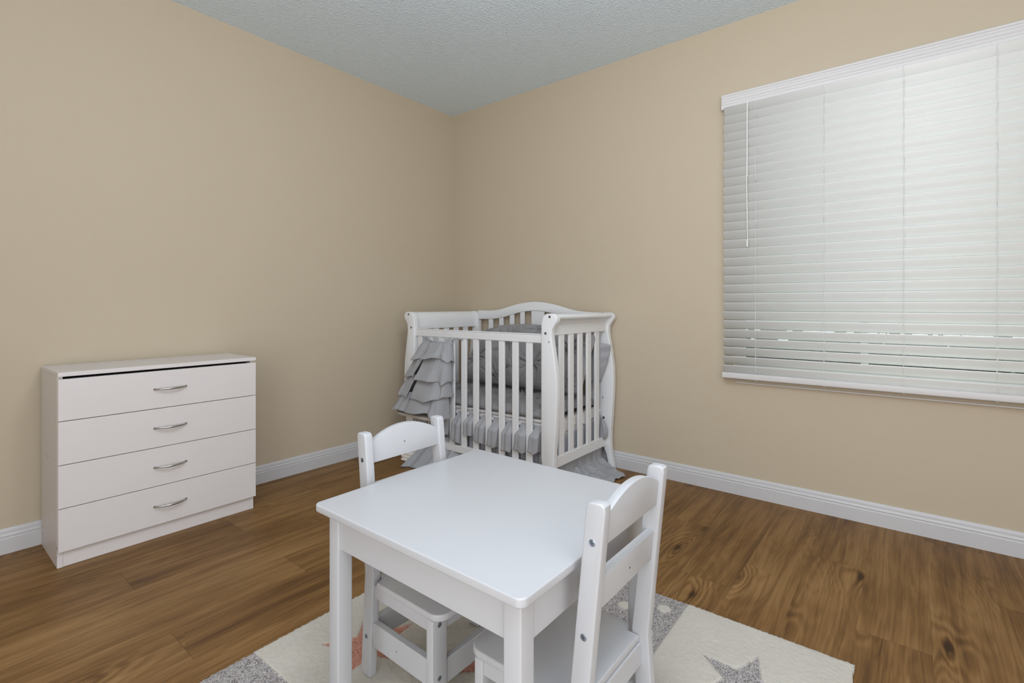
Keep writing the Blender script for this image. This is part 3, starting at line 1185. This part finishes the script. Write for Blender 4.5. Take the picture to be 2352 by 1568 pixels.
def trail(u, v):
    x0 = -.60 + .54 * u
    pts_y = [-1.255, -1.290, -1.325, -1.365, -1.41, -1.455, -1.51]
    pts_z = [.165, .120, .060, .026, .016, .012, .006]
    s = v * 6
    i = min(int(s), 5)
    f = s - i
    y = pts_y[i] + (pts_y[i + 1] - pts_y[i]) * f
    z = pts_z[i] + (pts_z[i + 1] - pts_z[i]) * f
    cut = .92 + .08 * min(1, max(0, (u - .25) / .4))
    y = -1.255 + (y + 1.255) * cut
    zig = .012 * math.sin(u * 23 + .6) + .012 * nz(u * 14, 2.2)
    y += -zig * v ** 3
    x = x0 * (1 - .10 * v) - .030 * v * u + .015 * math.sin(v * 6 + u * 5)
    w = math.sin(x0 * 70 + v * 5 + 2 * math.sin(x0 * 21)) * .45 + 1.0 * nz(x0 * 26, y * 24, 1.0) + .5 * nz(x0 * 60, y * 55, 3.0)
    z += max(-.004, .014 * w + .008) * (1 - .45 * v)
    return (x, y - .006 * w * (1 - v), max(.003, z))


tr.grid(trail, 170, 90)
rel(tr.build('trailing_cloth', M['fabric'], smooth=180, solid=.002), sk)
# cloth flaring to the floor under the front left corner
fl = MB()


def flare(u, v):
    y = -.43 - .30 * u
    k = v ** 1.7
    tip = .20 * (1 - .65 * u)
    w = math.sin(u * 34 + 1.3 * math.sin(u * 11)) * .8 + 1.2 * nz(u * 9, v * 2, 5)
    x = -.618 - tip * k - .017 * w * (.3 + .7 * v)
    z = .165 * (1 - v) ** .9 + .006 + .006 * max(0, w) * v
    return (x, y - .03 * (u - .5) * v + .02 * v, max(.003, z))


fl.grid(flare, 110, 44)
rel(fl.build('trailing_cloth', M['fabric'], smooth=180, solid=.002), sk)

# ------------------------------------------------------------------ folded white blanket on the floor
bk = MB()


def fold_layer(z0, z1, x0, x1, y0, y1):
    r = (z1 - z0) / 2
    pts = []
    for k in range(9):
        a = -PI / 2 - PI * k / 8
        pts.append((x0 + r + r * math.cos(a), (z0 + z1) / 2 + r * math.sin(a) * -1))
    pts = [(x1, z0), (x1, z1)] + [(x0 + r + r * math.cos(PI / 2 + PI * k / 8), (z0 + z1) / 2 + r * math.sin(PI / 2 + PI * k / 8)) for k in range(9)]
    bk.prism(pts, y0, y1, axis=1, bev=.004, seg=2)


fold_layer(.001, .017, -.735, -.46, -.440, -.285)
fold_layer(.017, .034, -.725, -.46, -.445, -.275)
fold_layer(.034, .056, -.715, -.46, -.440, -.255)
tag(bk.build('folded_blanket', M['linen'], smooth=40, origin=(-.60, -.38, 0)), 'folded white blanket on the floor under the crib\'s left corner', 'blanket')

# ------------------------------------------------------------------ diaper stacker hanging on the crib front
st = thing('diaper_stacker', 'grey tiered ruffle bag hanging from the crib\'s front rail', 'bag', (-.70, -.50, .32))
ZT, ZBT = .770, .325


def sec(z):
    k = (ZT - z) / (ZT - ZBT)
    cy = -.571 + .093 * k ** .9
    a = .116 + .084 * k ** .85
    bb = .020 + .052 * k ** .8
    return cy, a, bb


def stack_pt(th, z, grow=0.0, wv=0.0):
    cy, a, bb = sec(z)
    c, s = math.cos(th), math.sin(th)
    e = .62
    yy = cy + (a + grow) * math.copysign(abs(c) ** e, c)
    xx = -.664 - bb - (bb + grow + wv) * math.copysign(abs(s) ** e, s)
    return (min(xx, -.6535), yy)


# the opening runs down the front, left of the middle
slit = math.acos(.12)
tiers = [(.752, .648), (.672, .532), (.556, .428), (.452, .328)]
for ti, (z1, z0) in enumerate(tiers):
    tm = MB()

    def tier(u, v, z1=z1, z0=z0, ti=ti):
        gap = .006 + .050 * math.sin(PI * min(1, max(0, (.735 - (z1 + (z0 - z1) * v)) / .40))) * (1 if ti < 3 else .55)
        th = slit + gap + u * (2 * PI - 2 * gap)
        n = nz(u * 9 + ti * 3.1, v * 1.5, ti)
        wav = (math.sin(u * 40 + 2.6 * math.sin(u * 8 + ti * 2)) * .0090 + .030 * n) * v + .0016 * math.sin(u * 210 + ti) * (1 - v) ** 2 + .0042 * math.sin(u * 84 + 3 * math.sin(u * 17 + ti)) * v ** .5
        z = z1 + (z0 - z1) * v + (.010 * math.sin(u * 13 + ti * 2.4) + .020 * nz(u * 8, ti * 4.4) + .004 * math.sin(u * 52 + ti)) * v
        tilt_ = .010 * math.cos(th) * 0
        x, y = stack_pt(th, z, -.004 + .020 * v, wav)
        return (x, y, z + tilt_)
    tm.grid(tier, 360, 20)
    rel(tm.build('ruffle_tier', M['fabric'], smooth=180, solid=.0022), st)
# gathered band at the top with a drooping edge
gb = MB()


def band(u, v):
    th = 2 * PI * u
    cy, a, bb = sec(.765)
    droop = -.026 * max(0, 1 - (abs((cy + a * math.cos(th)) - cy) / a) ** 2)
    z = .778 + droop - .036 * v + .003 * math.sin(th * 40)
    x, y = stack_pt(th, .760, -.010 * (1 - v), .003 * math.sin(th * 38))
    return (x, y, z)


gb.grid(band, 240, 8, wrap_u=True)
rel(gb.build('gathered_band', M['fabric'], smooth=180, solid=.002), st)
bp = []
for k in range(40):
    x, y = stack_pt(2 * PI * k / 40, .335, -.004)
    bp.append((x, y))
o = rel(MB().prism(bp, .306, .322, axis=2, bev=.003).build('base_board', M['lining'], smooth=40), st)
o['label'] = 'beige stiff bottom of the bag'
for yy, dy in ((-.458, .020), (-.690, -.034)):
    tp = MB()
    tp.tube([(-.672, yy - dy * .3, .764), (-.668, yy, .774), (-.660, yy + dy * .6, .778), (-.653, yy + dy, .776), (-.651, yy + dy * 1.6, .773)], [.006, .0055, .005, .0045, .004], 8)
    rel(tp.build('tie_strap', M['fabric'], smooth=180), st)
